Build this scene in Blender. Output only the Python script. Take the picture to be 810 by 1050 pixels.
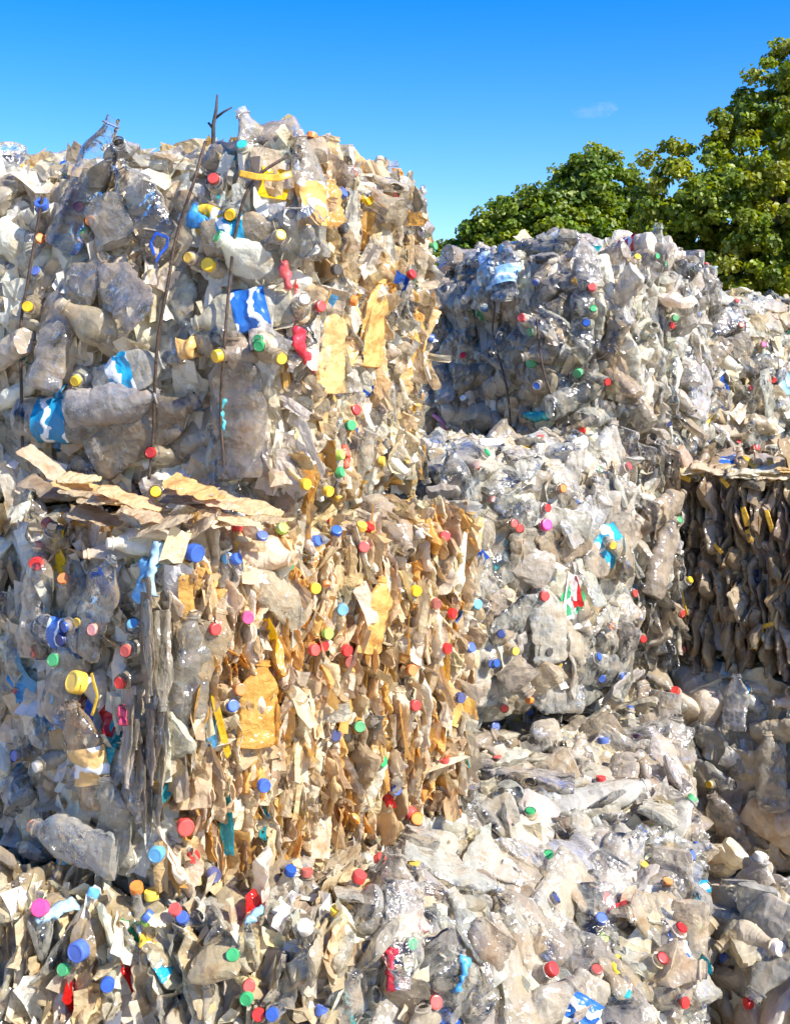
import bpy, bmesh, math, random
import numpy as np
from mathutils import Vector, Matrix, noise
from mathutils.bvhtree import BVHTree

random.seed(7)
rng = np.random.default_rng(7)
S = bpy.context.scene
C = S.collection
for o in list(bpy.data.objects):
    bpy.data.objects.remove(o)

# ------------------------------------------------------------------ camera
PW, PH, FPX, HY = 810.0, 1050.0, 1300.0, 390.0      # photo size, focal length in pixels, horizon row
EYE = Vector((0.0, 0.0, 1.9))
cd = bpy.data.cameras.new('camera')
cam = bpy.data.objects.new('camera', cd)
C.objects.link(cam)
cam.location = EYE
cam.rotation_euler = (math.radians(90), 0, 0)
cd.sensor_fit = 'VERTICAL'
cd.sensor_height = 36.0
cd.sensor_width = 36.0
cd.lens = 36.0 * FPX / PH
cd.shift_y = -(PH / 2 - HY) / PH
cd.clip_start = 0.05
cd.clip_end = 6000
S.camera = cam

# ------------------------------------------------------------------ world, sun, exposure
SUN_EL = math.radians(41)
SUN_DIR = Vector((0.78, -0.625, 0)).normalized() * math.cos(SUN_EL) + Vector((0, 0, math.sin(SUN_EL)))
w = bpy.data.worlds.new('World')
S.world = w
w.use_nodes = True
nt = w.node_tree
bg = nt.nodes['Background']
sky = nt.nodes.new('ShaderNodeTexSky')
sky.sky_type = 'NISHITA'
sky.sun_disc = False
sky.sun_elevation = SUN_EL
sky.sun_rotation = math.atan2(SUN_DIR.x, SUN_DIR.y)
sky.air_density = 1.0
sky.dust_density = 0.35
sky.ozone_density = 3.0
hs = nt.nodes.new('ShaderNodeHueSaturation')
hs.inputs['Saturation'].default_value = 1.52
hs.inputs['Hue'].default_value = 0.518
nt.links.new(sky.outputs[0], hs.inputs['Color'])
nt.links.new(hs.outputs[0], bg.inputs['Color'])
bg.inputs['Strength'].default_value = 0.122
ld = bpy.data.lights.new('sun', 'SUN')
ld.energy = 4.6
ld.angle = math.radians(0.55)
ld.color = (1.0, 0.94, 0.85)
sun = bpy.data.objects.new('sun', ld)
C.objects.link(sun)
sun.location = (6, -4, 9)
sun.rotation_euler = SUN_DIR.to_track_quat('Z', 'Y').to_euler()
vs = S.view_settings
vs.view_transform = 'Standard'
vs.look = 'None'
vs.exposure = 1.08
vs.gamma = 1.0
vs.use_curve_mapping = False
S.render.engine = 'CYCLES'
cy = S.cycles
cy.max_bounces = 8
cy.use_adaptive_sampling = True
cy.adaptive_threshold = 0.04
cy.diffuse_bounces = 7
cy.glossy_bounces = 2
cy.transmission_bounces = 4
cy.transparent_max_bounces = 12
cy.caustics_reflective = False
cy.caustics_refractive = False
cy.sample_clamp_indirect = 4.0
cy.use_denoising = True

# ------------------------------------------------------------------ helpers
def ray(px, py):
    return Vector(((px - PW / 2) / FPX, 1.0, -(py - HY) / FPX)).normalized()

def at(px, py, Y):
    return EYE + Vector(((px - PW / 2) / FPX * Y, Y, -(py - HY) / FPX * Y))

def tag(o, label=None, cat=None, group=None, kind=None):
    if label: o['label'] = label
    if cat: o['category'] = cat
    if group: o['group'] = group
    if kind: o['kind'] = kind
    return o

def mesh_np(name, V, F, mat=None, smooth=True, sharp=None):
    me = bpy.data.meshes.new(name)
    me.from_pydata([tuple(v) for v in V], [], [tuple(f) for f in F])
    if mat: me.materials.append(mat)
    if smooth:
        me.shade_smooth()
        if sharp: me.set_sharp_from_angle(angle=math.radians(sharp))
    return me

def link(name, me, parent=None):
    o = bpy.data.objects.new(name, me)
    C.objects.link(o)
    if parent: o.parent = parent
    return o

def tube(pts, rad, seg=6, cap=True):
    """tapered tube along pts: returns V, F"""
    V, F = [], []
    n = len(pts)
    prev = Vector((1, 0, 0))
    for i, p in enumerate(pts):
        p = Vector(p)
        t = (Vector(pts[min(i + 1, n - 1)]) - Vector(pts[max(i - 1, 0)])).normalized()
        a = prev - t * prev.dot(t)
        if a.length < 1e-3:
            a = Vector((0, 1, 0)) - t * t.y
        a.normalize(); prev = a
        b = t.cross(a)
        r = rad[i] if hasattr(rad, '__len__') else rad
        for k in range(seg):
            an = 2 * math.pi * k / seg
            V.append(p + (a * math.cos(an) + b * math.sin(an)) * r)
    for i in range(n - 1):
        for k in range(seg):
            k2 = (k + 1) % seg
            F.append((i * seg + k, i * seg + k2, (i + 1) * seg + k2, (i + 1) * seg + k))
    if cap:
        F.append(tuple(range(seg))[::-1])
        F.append(tuple(range((n - 1) * seg, n * seg)))
    return V, F

# ------------------------------------------------------------------ materials
def newmat(name):
    m = bpy.data.materials.new(name)
    m.use_nodes = True
    t = m.node_tree
    return m, t, t.nodes['Principled BSDF'], t.nodes['Material Output']

def plastic(name, source, rough=0.11, transl=0.35, alpha_gain=1.0, bump=0.42, dirt=0.45, clear=True):
    """thin crumpled PET: glossy skin, light passing through, partly clear; colour from the object or from a vertex attribute"""
    m, t, p, out = newmat(name)
    N, L = t.nodes.new, t.links.new
    if source == 'object':
        src = N('ShaderNodeObjectInfo'); col = src.outputs['Color']; alp = src.outputs['Alpha']
        rnd = src.outputs['Random']
    else:
        src = N('ShaderNodeAttribute'); src.attribute_name = 'col'; col = src.outputs['Color']; alp = src.outputs['Alpha']
        g = N('ShaderNodeNewGeometry'); rnd = g.outputs['Random Per Island']
    tc = N('ShaderNodeTexCoord')
    mp = N('ShaderNodeVectorMath'); mp.operation = 'MULTIPLY_ADD'
    L(tc.outputs['Object'], mp.inputs[0]); mp.inputs[1].default_value = (1, 1, 1)
    cmb = N('ShaderNodeVectorMath'); cmb.operation = 'SCALE'
    cmb.inputs[0].default_value = (17.3, 9.1, 23.7); L(rnd, cmb.inputs['Scale'])
    L(cmb.outputs[0], mp.inputs[2])
    nz = N('ShaderNodeTexNoise'); nz.inputs['Scale'].default_value = 16; nz.inputs['Detail'].default_value = 4
    L(mp.outputs[0], nz.inputs['Vector'])
    # dirt: darker brownish film in patches
    rp = N('ShaderNodeValToRGB')
    rp.color_ramp.elements[0].position = 0.52; rp.color_ramp.elements[0].color = (1, 1, 1, 1)
    rp.color_ramp.elements[1].position = 0.76
    rp.color_ramp.elements[1].color = (0.62 * (1 - dirt) + 0.38 * 0.9, 0.55 * (1 - dirt) + 0.3 * 0.8, 0.46 * (1 - dirt) + 0.2 * 0.7, 1)
    L(nz.outputs['Fac'], rp.inputs[0])
    mul = N('ShaderNodeMixRGB'); mul.blend_type = 'MULTIPLY'; mul.inputs[0].default_value = 1.0
    L(col, mul.inputs[1]); L(rp.outputs[0], mul.inputs[2])
    L(mul.outputs[0], p.inputs['Base Color'])
    p.inputs['Roughness'].default_value = rough
    p.inputs['IOR'].default_value = 1.57
    # crinkles
    vo = N('ShaderNodeTexVoronoi'); vo.feature = 'F1'; vo.distance = 'MANHATTAN'; vo.inputs['Scale'].default_value = 30
    wv = N('ShaderNodeVectorMath'); wv.operation = 'MULTIPLY_ADD'
    L(nz.outputs['Color'], wv.inputs[0]); wv.inputs[1].default_value = (0.05, 0.05, 0.05); L(mp.outputs[0], wv.inputs[2])
    L(wv.outputs[0], vo.inputs['Vector'])
    n2 = N('ShaderNodeTexNoise'); n2.inputs['Scale'].default_value = 95; n2.inputs['Detail'].default_value = 3
    L(mp.outputs[0], n2.inputs['Vector'])
    ad = N('ShaderNodeMath'); ad.operation = 'MULTIPLY_ADD'
    L(n2.outputs['Fac'], ad.inputs[0]); ad.inputs[1].default_value = 0.5; L(vo.outputs['Distance'], ad.inputs[2])
    bp = N('ShaderNodeBump'); bp.inputs['Strength'].default_value = bump; bp.inputs['Distance'].default_value = 0.012
    L(ad.outputs[0], bp.inputs['Height'])
    L(bp.outputs[0], p.inputs['Normal'])
    if clear:                                           # the gloss is laid over the clear body below
        t.nodes.remove(p)
        p = N('ShaderNodeBsdfDiffuse'); L(mul.outputs[0], p.inputs['Color']); L(bp.outputs[0], p.inputs['Normal'])
    tr = N('ShaderNodeBsdfTranslucent'); L(mul.outputs[0], tr.inputs['Color']); L(bp.outputs[0], tr.inputs['Normal'])
    mx = N('ShaderNodeMixShader'); mx.inputs[0].default_value = transl
    L(p.outputs[0], mx.inputs[1]); L(tr.outputs[0], mx.inputs[2])
    if not clear:
        L(mx.outputs[0], out.inputs['Surface'])
        return m
    # clear fraction (1 - alpha), patchy
    inv = N('ShaderNodeMath'); inv.operation = 'SUBTRACT'; inv.inputs[0].default_value = 1.0; L(alp, inv.inputs[1])
    mr = N('ShaderNodeMapRange'); mr.inputs[1].default_value = 0.35; mr.inputs[2].default_value = 0.65
    mr.inputs[3].default_value = 1.9 * alpha_gain; mr.inputs[4].default_value = 0.8 * alpha_gain
    L(nz.outputs['Fac'], mr.inputs[0])
    # a thin wall hides more of what is behind where the sight line runs along it (longer path through the plastic)
    lw = N('ShaderNodeLayerWeight'); lw.inputs['Blend'].default_value = 0.45; L(bp.outputs[0], lw.inputs['Normal'])
    fc = N('ShaderNodeMath'); fc.operation = 'MULTIPLY_ADD'; L(lw.outputs['Facing'], fc.inputs[0]); fc.inputs[1].default_value = -1.1; fc.inputs[2].default_value = 1.25
    a0 = N('ShaderNodeMath'); a0.operation = 'MULTIPLY'; L(mr.outputs[0], a0.inputs[0]); L(fc.outputs[0], a0.inputs[1])
    am = N('ShaderNodeMath'); am.operation = 'MULTIPLY'; am.use_clamp = True
    L(inv.outputs[0], am.inputs[0]); L(a0.outputs[0], am.inputs[1])
    tp = N('ShaderNodeBsdfTransparent'); tp.inputs['Color'].default_value = (0.985, 0.972, 0.945, 1)
    m2 = N('ShaderNodeMixShader'); L(am.outputs[0], m2.inputs[0]); L(mx.outputs[0], m2.inputs[1]); L(tp.outputs[0], m2.inputs[2])
    fr = N('ShaderNodeFresnel'); fr.inputs['IOR'].default_value = 1.57; L(bp.outputs[0], fr.inputs['Normal'])
    gl = N('ShaderNodeBsdfGlossy'); gl.inputs['Roughness'].default_value = rough; gl.inputs['Color'].default_value = (1, 1, 1, 1); L(bp.outputs[0], gl.inputs['Normal'])
    m3 = N('ShaderNodeMixShader'); L(fr.outputs[0], m3.inputs[0]); L(m2.outputs[0], m3.inputs[1]); L(gl.outputs[0], m3.inputs[2])
    L(m3.outputs[0], out.inputs['Surface'])
    return m

M_PET = plastic('crumpled_pet', 'object', transl=0.42, alpha_gain=1.05)
M_PET_O = plastic('cloudy_pet', 'object', transl=0.4, clear=False)
M_SCRAP_C = plastic('clear_scrap', 'attr', transl=0.42, alpha_gain=1.0)
M_SCRAP = plastic('crumpled_scrap', 'attr', transl=0.4, clear=False)

def solid_obj(name, rough=0.35, bump=0.0, dirt=0.25):
    m, t, p, out = newmat(name)
    N, L = t.nodes.new, t.links.new
    oi = N('ShaderNodeObjectInfo')
    tc = N('ShaderNodeTexCoord')
    nz = N('ShaderNodeTexNoise'); nz.inputs['Scale'].default_value = 45; nz.inputs['Detail'].default_value = 4
    L(tc.outputs['Object'], nz.inputs['Vector'])
    rp = N('ShaderNodeValToRGB'); rp.color_ramp.elements[0].position = 0.42; rp.color_ramp.elements[0].color = (1, 1, 1, 1)
    rp.color_ramp.elements[1].position = 0.75; rp.color_ramp.elements[1].color = (1 - dirt, 1 - dirt * 1.15, 1 - dirt * 1.3, 1)
    L(nz.outputs['Fac'], rp.inputs[0])
    mul = N('ShaderNodeMixRGB'); mul.blend_type = 'MULTIPLY'; mul.inputs[0].default_value = 1.0
    L(oi.outputs['Color'], mul.inputs[1]); L(rp.outputs[0], mul.inputs[2]); L(mul.outputs[0], p.inputs['Base Color'])
    p.inputs['Roughness'].default_value = rough
    if bump:
        bp = N('ShaderNodeBump'); bp.inputs['Strength'].default_value = bump; bp.inputs['Distance'].default_value = 0.01
        L(nz.outputs['Fac'], bp.inputs['Height']); L(bp.outputs[0], p.inputs['Normal'])
    return m

M_CAP = solid_obj('cap_plastic', 0.38)
M_FILM = solid_obj('printed_film', 0.4, 0.5, 0.35)

def label_mat():
    """printed wrap: colour with pale blotches"""
    m, t, p, out = newmat('printed_label')
    N, L = t.nodes.new, t.links.new
    oi = N('ShaderNodeObjectInfo'); tc = N('ShaderNodeTexCoord')
    vo = N('ShaderNodeTexWave'); vo.wave_type = 'BANDS'; vo.bands_direction = 'X'; vo.inputs['Scale'].default_value = 4.2; vo.inputs['Distortion'].default_value = 5; vo.inputs['Detail'].default_value = 2.5; vo.inputs['Detail Scale'].default_value = 4
    L(tc.outputs['Object'], vo.inputs['Vector'])
    rp = N('ShaderNodeValToRGB'); rp.color_ramp.interpolation = 'LINEAR'
    rp.color_ramp.elements[0].position = 0.80; rp.color_ramp.elements[1].position = 0.86
    rp.color_ramp.elements[0].color = (0, 0, 0, 1); rp.color_ramp.elements[1].color = (1, 1, 1, 1)
    L(vo.outputs['Fac'], rp.inputs[0])
    mx = N('ShaderNodeMixRGB'); L(rp.outputs[0], mx.inputs[0]); L(oi.outputs['Color'], mx.inputs[1]); mx.inputs[2].default_value = (0.7, 0.73, 0.74, 1)
    L(mx.outputs[0], p.inputs['Base Color']); p.inputs['Roughness'].default_value = 0.35
    bp = N('ShaderNodeBump'); bp.inputs['Strength'].default_value = 0.6; bp.inputs['Distance'].default_value = 0.01
    L(vo.outputs['Fac'], bp.inputs['Height']); L(bp.outputs[0], p.inputs['Normal'])
    return m
M_LABEL = label_mat()

def simple(name, col, col2, scale, rough=0.8, bump=0.4, dist=0.02):
    m, t, p, out = newmat(name)
    N, L = t.nodes.new, t.links.new
    tc = N('ShaderNodeTexCoord')
    nz = N('ShaderNodeTexNoise'); nz.inputs['Scale'].default_value = scale; nz.inputs['Detail'].default_value = 6
    L(tc.outputs['Object'], nz.inputs['Vector'])
    rp = N('ShaderNodeValToRGB'); rp.color_ramp.elements[0].position = 0.3; rp.color_ramp.elements[1].position = 0.7
    rp.color_ramp.elements[0].color = (*col, 1); rp.color_ramp.elements[1].color = (*col2, 1)
    L(nz.outputs['Fac'], rp.inputs[0]); L(rp.outputs[0], p.inputs['Base Color'])
    p.inputs['Roughness'].default_value = rough
    bp = N('ShaderNodeBump'); bp.inputs['Strength'].default_value = bump; bp.inputs['Distance'].default_value = dist
    L(nz.outputs['Fac'], bp.inputs['Height']); L(bp.outputs[0], p.inputs['Normal'])
    return m

M_CORE = simple('compressed_plastic_core', (0.26, 0.21, 0.15), (0.60, 0.52, 0.41), 14, 0.5, 0.8, 0.03)
M_WIRE = simple('rusty_wire', (0.03, 0.02, 0.015), (0.09, 0.055, 0.035), 60, 0.6)
M_BARK = simple('bark', (0.05, 0.035, 0.025), (0.14, 0.11, 0.08), 9, 0.9, 0.8)
M_TWIG = simple('dry_twig', (0.03, 0.03, 0.035), (0.08, 0.07, 0.06), 30, 0.85)
M_GROUND = simple('yard_dirt', (0.30, 0.25, 0.19), (0.46, 0.40, 0.32), 2.2, 0.95, 0.5)

def leaf_mat():
    m, t, p, out = newmat('leaf')
    N, L = t.nodes.new, t.links.new
    at_ = N('ShaderNodeAttribute'); at_.attribute_name = 'col'
    L(at_.outputs['Color'], p.inputs['Base Color']); p.inputs['Roughness'].default_value = 0.45
    tr = N('ShaderNodeBsdfTranslucent')
    hv = N('ShaderNodeHueSaturation'); hv.inputs['Hue'].default_value = 0.475; hv.inputs['Saturation'].default_value = 1.15; hv.inputs['Value'].default_value = 1.5
    L(at_.outputs['Color'], hv.inputs['Color']); L(hv.outputs[0], tr.inputs['Color'])
    mx = N('ShaderNodeMixShader'); mx.inputs[0].default_value = 0.4
    L(p.outputs[0], mx.inputs[1]); L(tr.outputs[0], mx.inputs[2]); L(mx.outputs[0], out.inputs['Surface'])
    return m
M_LEAF = leaf_mat()

# ------------------------------------------------------------------ ground
bm = bmesh.new()
gn = 60
for j in range(gn + 1):
    for i in range(gn + 1):
        a, b = (i / gn * 2 - 1), (j / gn * 2 - 1)
        x = math.copysign(abs(a) ** 3, a) * 3000; y = math.copysign(abs(b) ** 3, b) * 3000
        r = math.hypot(x, y)
        bm.verts.new((x, y, 0.012 * noise.noise((x * 0.8, y * 0.8, 0)) if r < 60 else 0))
bm.verts.ensure_lookup_table()
for j in range(gn):
    for i in range(gn):
        k = j * (gn + 1) + i
        bm.faces.new([bm.verts[k], bm.verts[k + 1], bm.verts[k + gn + 2], bm.verts[k + gn + 1]])
me = bpy.data.meshes.new('ground'); bm.to_mesh(me); bm.free(); me.materials.append(M_GROUND)
tag(link('ground', me), 'bare trodden earth of the recycling yard', kind='structure')

# ------------------------------------------------------------------ crushed bottle kinds
PROF = [(0.0, 0.0), (0.004, 0.45), (0.012, 0.86), (0.05, 0.99), (0.10, 1.0), (0.14, 0.93), (0.18, 1.0), (0.24, 1.0), (0.28, 0.93), (0.32, 1.0),
        (0.38, 1.0), (0.43, 0.925), (0.48, 0.99), (0.54, 0.99), (0.58, 0.925), (0.62, 1.0), (0.67, 0.985), (0.72, 0.92), (0.77, 0.80), (0.82, 0.64), (0.87, 0.47),
        (0.91, 0.36), (0.935, 0.34), (0.94, 0.43), (0.952, 0.43), (0.957, 0.33), (1.0, 0.33)]
SEG = 18

class Crush:
    """one way of being crushed: the same deformation serves body, label and cap of a bottle"""
    def __init__(s, length, radius, flat, crumple, fold=False):
        s.len, s.rad, s.flat, s.cr = length, radius, flat, crumple
        r = random.uniform
        s.off = Vector((r(-50, 50), r(-50, 50), r(-50, 50)))
        s.creases = [(r(0, 6.28), r(-0.08, 0.08), r(0.025, 0.07), r(0.2, 1.0)) for _ in range(5)]
        s.dents = [(r(0.08, 0.75), r(0, 6.28), r(0.5, 1.15), r(0.25, 0.6)) for _ in range(5)]
        s.bend = r(-1.1, 1.1) * crumple
        s.twist = r(-1.0, 1.0) * crumple
        s.fold = r(0.35, 0.55) if fold else None
        s.comp = r(0.78, 1.0)
        s.neck = r(.35, .9) if flat < .48 else 0.0
    def __call__(s, t, ang, rr):
        r = s.rad * rr
        k = max(0.0, min(1.0, (0.93 - t) / 0.22))
        k = max(k * k * (3 - 2 * k), s.neck if t < .99 else s.neck * 1.05)
        # inward dents before flattening
        for (dt, da, dep, sz) in s.dents:
            da_ = math.atan2(math.sin(ang - da), math.cos(ang - da))
            q = ((t - dt) / (0.16 * sz * 2)) ** 2 + (da_ / (1.2 * sz)) ** 2
            r *= 1 - 0.55 * dep * s.cr * k * math.exp(-q * 1.6)
        ang2 = ang + s.twist * (t - 0.4) * k
        y, z = r * math.cos(ang2), r * math.sin(ang2)
        nz = noise.noise(Vector((t * 5, 0, 0)) + s.off)
        fl = 1 + (s.flat * (1 + 0.5 * nz) - 1) * k
        z *= fl
        y *= 1 + (1 - s.flat) * 0.38 * k
        x = (t - 0.5) * s.len * s.comp
        # sharp creases
        for (ph, c, per, a) in s.creases:
            d = (x * math.cos(ph) + y * math.sin(ph) - c) / per
            tri = abs((d % 2) - 1) - 0.5
            z += tri * a * 0.021 * s.cr * k * (0.5 + noise.noise(Vector((x * 9, y * 9, ph)) + s.off))
            y += tri * a * 0.008 * s.cr * k
        v = noise.noise_vector(Vector((x, y, z)) * 22 + s.off)
        v2 = noise.noise_vector(Vector((x, y, z)) * 55 + s.off)
        kk = s.cr * (0.25 + 0.75 * k)
        x += (v.x * 0.007 + v2.x * 0.003) * kk
        y += (v.y * 0.009 + v2.y * 0.003) * kk
        z += (v.z * 0.007 + v2.z * 0.003) * kk
        z += s.bend * (x * x) * 1.6
        if s.fold is not None:
            xf = (s.fold - 0.5) * s.len
            if x < xf:
                d = xf - x
                ca = math.cos(2.5); sa = math.sin(2.5)
                x, z = xf - d * ca - z * sa * 0.6, z * ca * 0.9 + d * sa * 0.55
        return Vector((x, y, z))

def lathe_mesh(name, cr, prof, mat, gain=1.0, closed0=True, sharp=38):
    V, F = [], []
    for (t, rr) in prof:
        for k in range(SEG):
            a = 2 * math.pi * k / SEG
            r2 = rr * gain
            if t < 0.04: r2 *= 1 + 0.08 * math.cos(5 * a)
            V.append(cr(t, a, r2))
    n = len(prof)
    for i in range(n - 1):
        for k in range(SEG):
            k2 = (k + 1) % SEG
            F.append((i * SEG + k, i * SEG + k2, (i + 1) * SEG + k2, (i + 1) * SEG + k))
    return mesh_np(name, V, F, mat, True, sharp)

def cap_mesh():
    V, F = [], []
    n = 28
    rings = [(0.0150, 0.0, 0), (0.0153, 0.002, 1), (0.0153, 0.0135, 1), (0.0142, 0.0158, 0), (0.0118, 0.0165, 0), (0.0112, 0.0158, 0)]
    for (r, z, kn) in rings:
        for k in range(n):
            rr = r * (1 - (0.035 if (kn and k % 2) else 0))
            a = 2 * math.pi * k / n
            V.append((z, rr * math.cos(a), rr * math.sin(a)))
    for i in range(len(rings) - 1):
        for k in range(n):
            k2 = (k + 1) % n
            F.append((i * n + k, i * n + k2, (i + 1) * n + k2, (i + 1) * n + k))
    F.append(tuple(range(n))[::-1]); F.append(tuple(range((len(rings) - 1) * n, len(rings) * n)))
    return mesh_np('bottle_cap', V, F, M_CAP, True, 32)
CAP = cap_mesh()

class Kind: pass
def make_kind(length, radius, flat, crumple, fold=False):
    k = Kind()
    cr = Crush(length, radius, flat, crumple, fold)
    k.me = lathe_mesh('crushed_bottle', cr, PROF, M_PET)
    lp = [(t, r) for (t, r) in PROF if 0.2 <= t <= 0.6]
    k.label = lathe_mesh('wrap_label', cr, lp, M_LABEL, 1.035)
    # cap frame: at the mouth, pointing on along the bottle
    p1 = sum((cr(0.985, 2 * math.pi * j / 8, 0.3) for j in range(8)), Vector()) / 8
    p0 = sum((cr(0.93, 2 * math.pi * j / 8, 0.3) for j in range(8)), Vector()) / 8
    x = (p1 - p0).normalized(); z = Vector((0, 0, 1)); z = (z - x * z.dot(x)).normalized(); y = z.cross(x)
    k.cap = Matrix(((x.x, y.x, z.x, p0.x), (x.y, y.y, z.y, p0.y), (x.z, y.z, z.z, p0.z), (0, 0, 0, 1))) @ Matrix.Translation((0.006, 0, 0))
    k.capc = k.cap @ Vector((0.012, 0, 0))
    k.len, k.rad, k.flat = length, radius, flat
    return k

U = random.uniform
KINDS = {
    'round': [make_kind(U(0.25, 0.34), U(0.042, 0.052), U(0.50, 0.82), U(0.28, 0.55)) for _ in range(16)],
    'flat': [make_kind(U(0.24, 0.34), U(0.042, 0.052), U(0.22, 0.45), U(0.42, 0.8), random.random() < 0.2) for _ in range(20)],
    'sheet': [make_kind(U(0.13, 0.22), U(0.026, 0.038), U(0.10, 0.22), U(1.0, 1.5), random.random() < 0.4) for _ in range(16)],
    'strip': [make_kind(U(0.17, 0.27), U(0.034, 0.046), U(0.22, 0.42), U(0.55, 0.95), random.random() < 0.25) for _ in range(18)],
}

# ------------------------------------------------------------------ palettes (linear base colours, alpha = how opaque)
CREAM = [((0.84, 0.80, 0.73), .48), ((0.78, 0.70, 0.58), .6), ((0.86, 0.85, 0.83), .4), ((0.68, 0.59, 0.46), .66), ((0.82, 0.84, 0.86), .4), ((0.84, 0.77, 0.66), .72), ((0.60, 0.52, 0.40), .6), ((0.86, 0.84, 0.80), .5), ((0.86, 0.84, 0.79), .82)]
TAN = [((0.78, 0.51, 0.19), .86), ((0.78, 0.60, 0.33), .84), ((0.80, 0.71, 0.56), .82), ((0.72, 0.44, 0.13), .86), ((0.62, 0.48, 0.30), .82), ((0.82, 0.79, 0.72), .58), ((0.77, 0.63, 0.41), .84), ((0.78, 0.68, 0.49), .84), ((0.80, 0.75, 0.66), .64), ((0.50, 0.39, 0.26), .8), ((0.79, 0.71, 0.58), .84), ((0.66, 0.53, 0.36), .82)]
WHITE = [((0.84, 0.83, 0.80), .5), ((0.82, 0.76, 0.66), .62), ((0.86, 0.86, 0.85), .42), ((0.78, 0.69, 0.56), .66), ((0.82, 0.77, 0.68), .72), ((0.68, 0.58, 0.44), .62), ((0.86, 0.85, 0.82), .46), ((0.82, 0.80, 0.76), .76)]
GREY = [((0.62, 0.60, 0.56), .5), ((0.52, 0.50, 0.46), .5), ((0.66, 0.61, 0.53), .6), ((0.46, 0.44, 0.41), .5), ((0.70, 0.67, 0.61), .5)]
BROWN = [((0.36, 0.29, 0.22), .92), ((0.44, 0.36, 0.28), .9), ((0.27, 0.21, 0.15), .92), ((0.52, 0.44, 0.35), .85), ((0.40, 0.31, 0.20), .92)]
BUFF = [((0.84, 0.77, 0.63), .7), ((0.80, 0.69, 0.51), .78), ((0.86, 0.83, 0.77), .5), ((0.70, 0.58, 0.40), .76), ((0.83, 0.69, 0.44), .82), ((0.58, 0.48, 0.35), .7), ((0.85, 0.80, 0.70), .55), ((0.86, 0.82, 0.74), .82)]

SHADY = [((0.80, 0.74, 0.63), .82), ((0.74, 0.66, 0.53), .84), ((0.84, 0.82, 0.77), .6), ((0.64, 0.57, 0.46), .82), ((0.82, 0.80, 0.76), .7)]

CAPCOL = {'r': (0.62, 0.02, 0.02), 'b': (0.02, 0.10, 0.52), 'y': (0.80, 0.52, 0.02), 'g': (0.02, 0.36, 0.13), 'o': (0.80, 0.22, 0.03), 'w': (0.78, 0.78, 0.76),
          'm': (0.72, 0.02, 0.26), 'k': (0.02, 0.02, 0.025), 'd': (0.02, 0.04, 0.20), 'l': (0.10, 0.36, 0.68), 'p': (0.75, 0.30, 0.30), 'n': (0.35, 0.04, 0.03), 'a': (0.33, 0.58, 0.10), 't': (0.03, 0.40, 0.50)}

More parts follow.
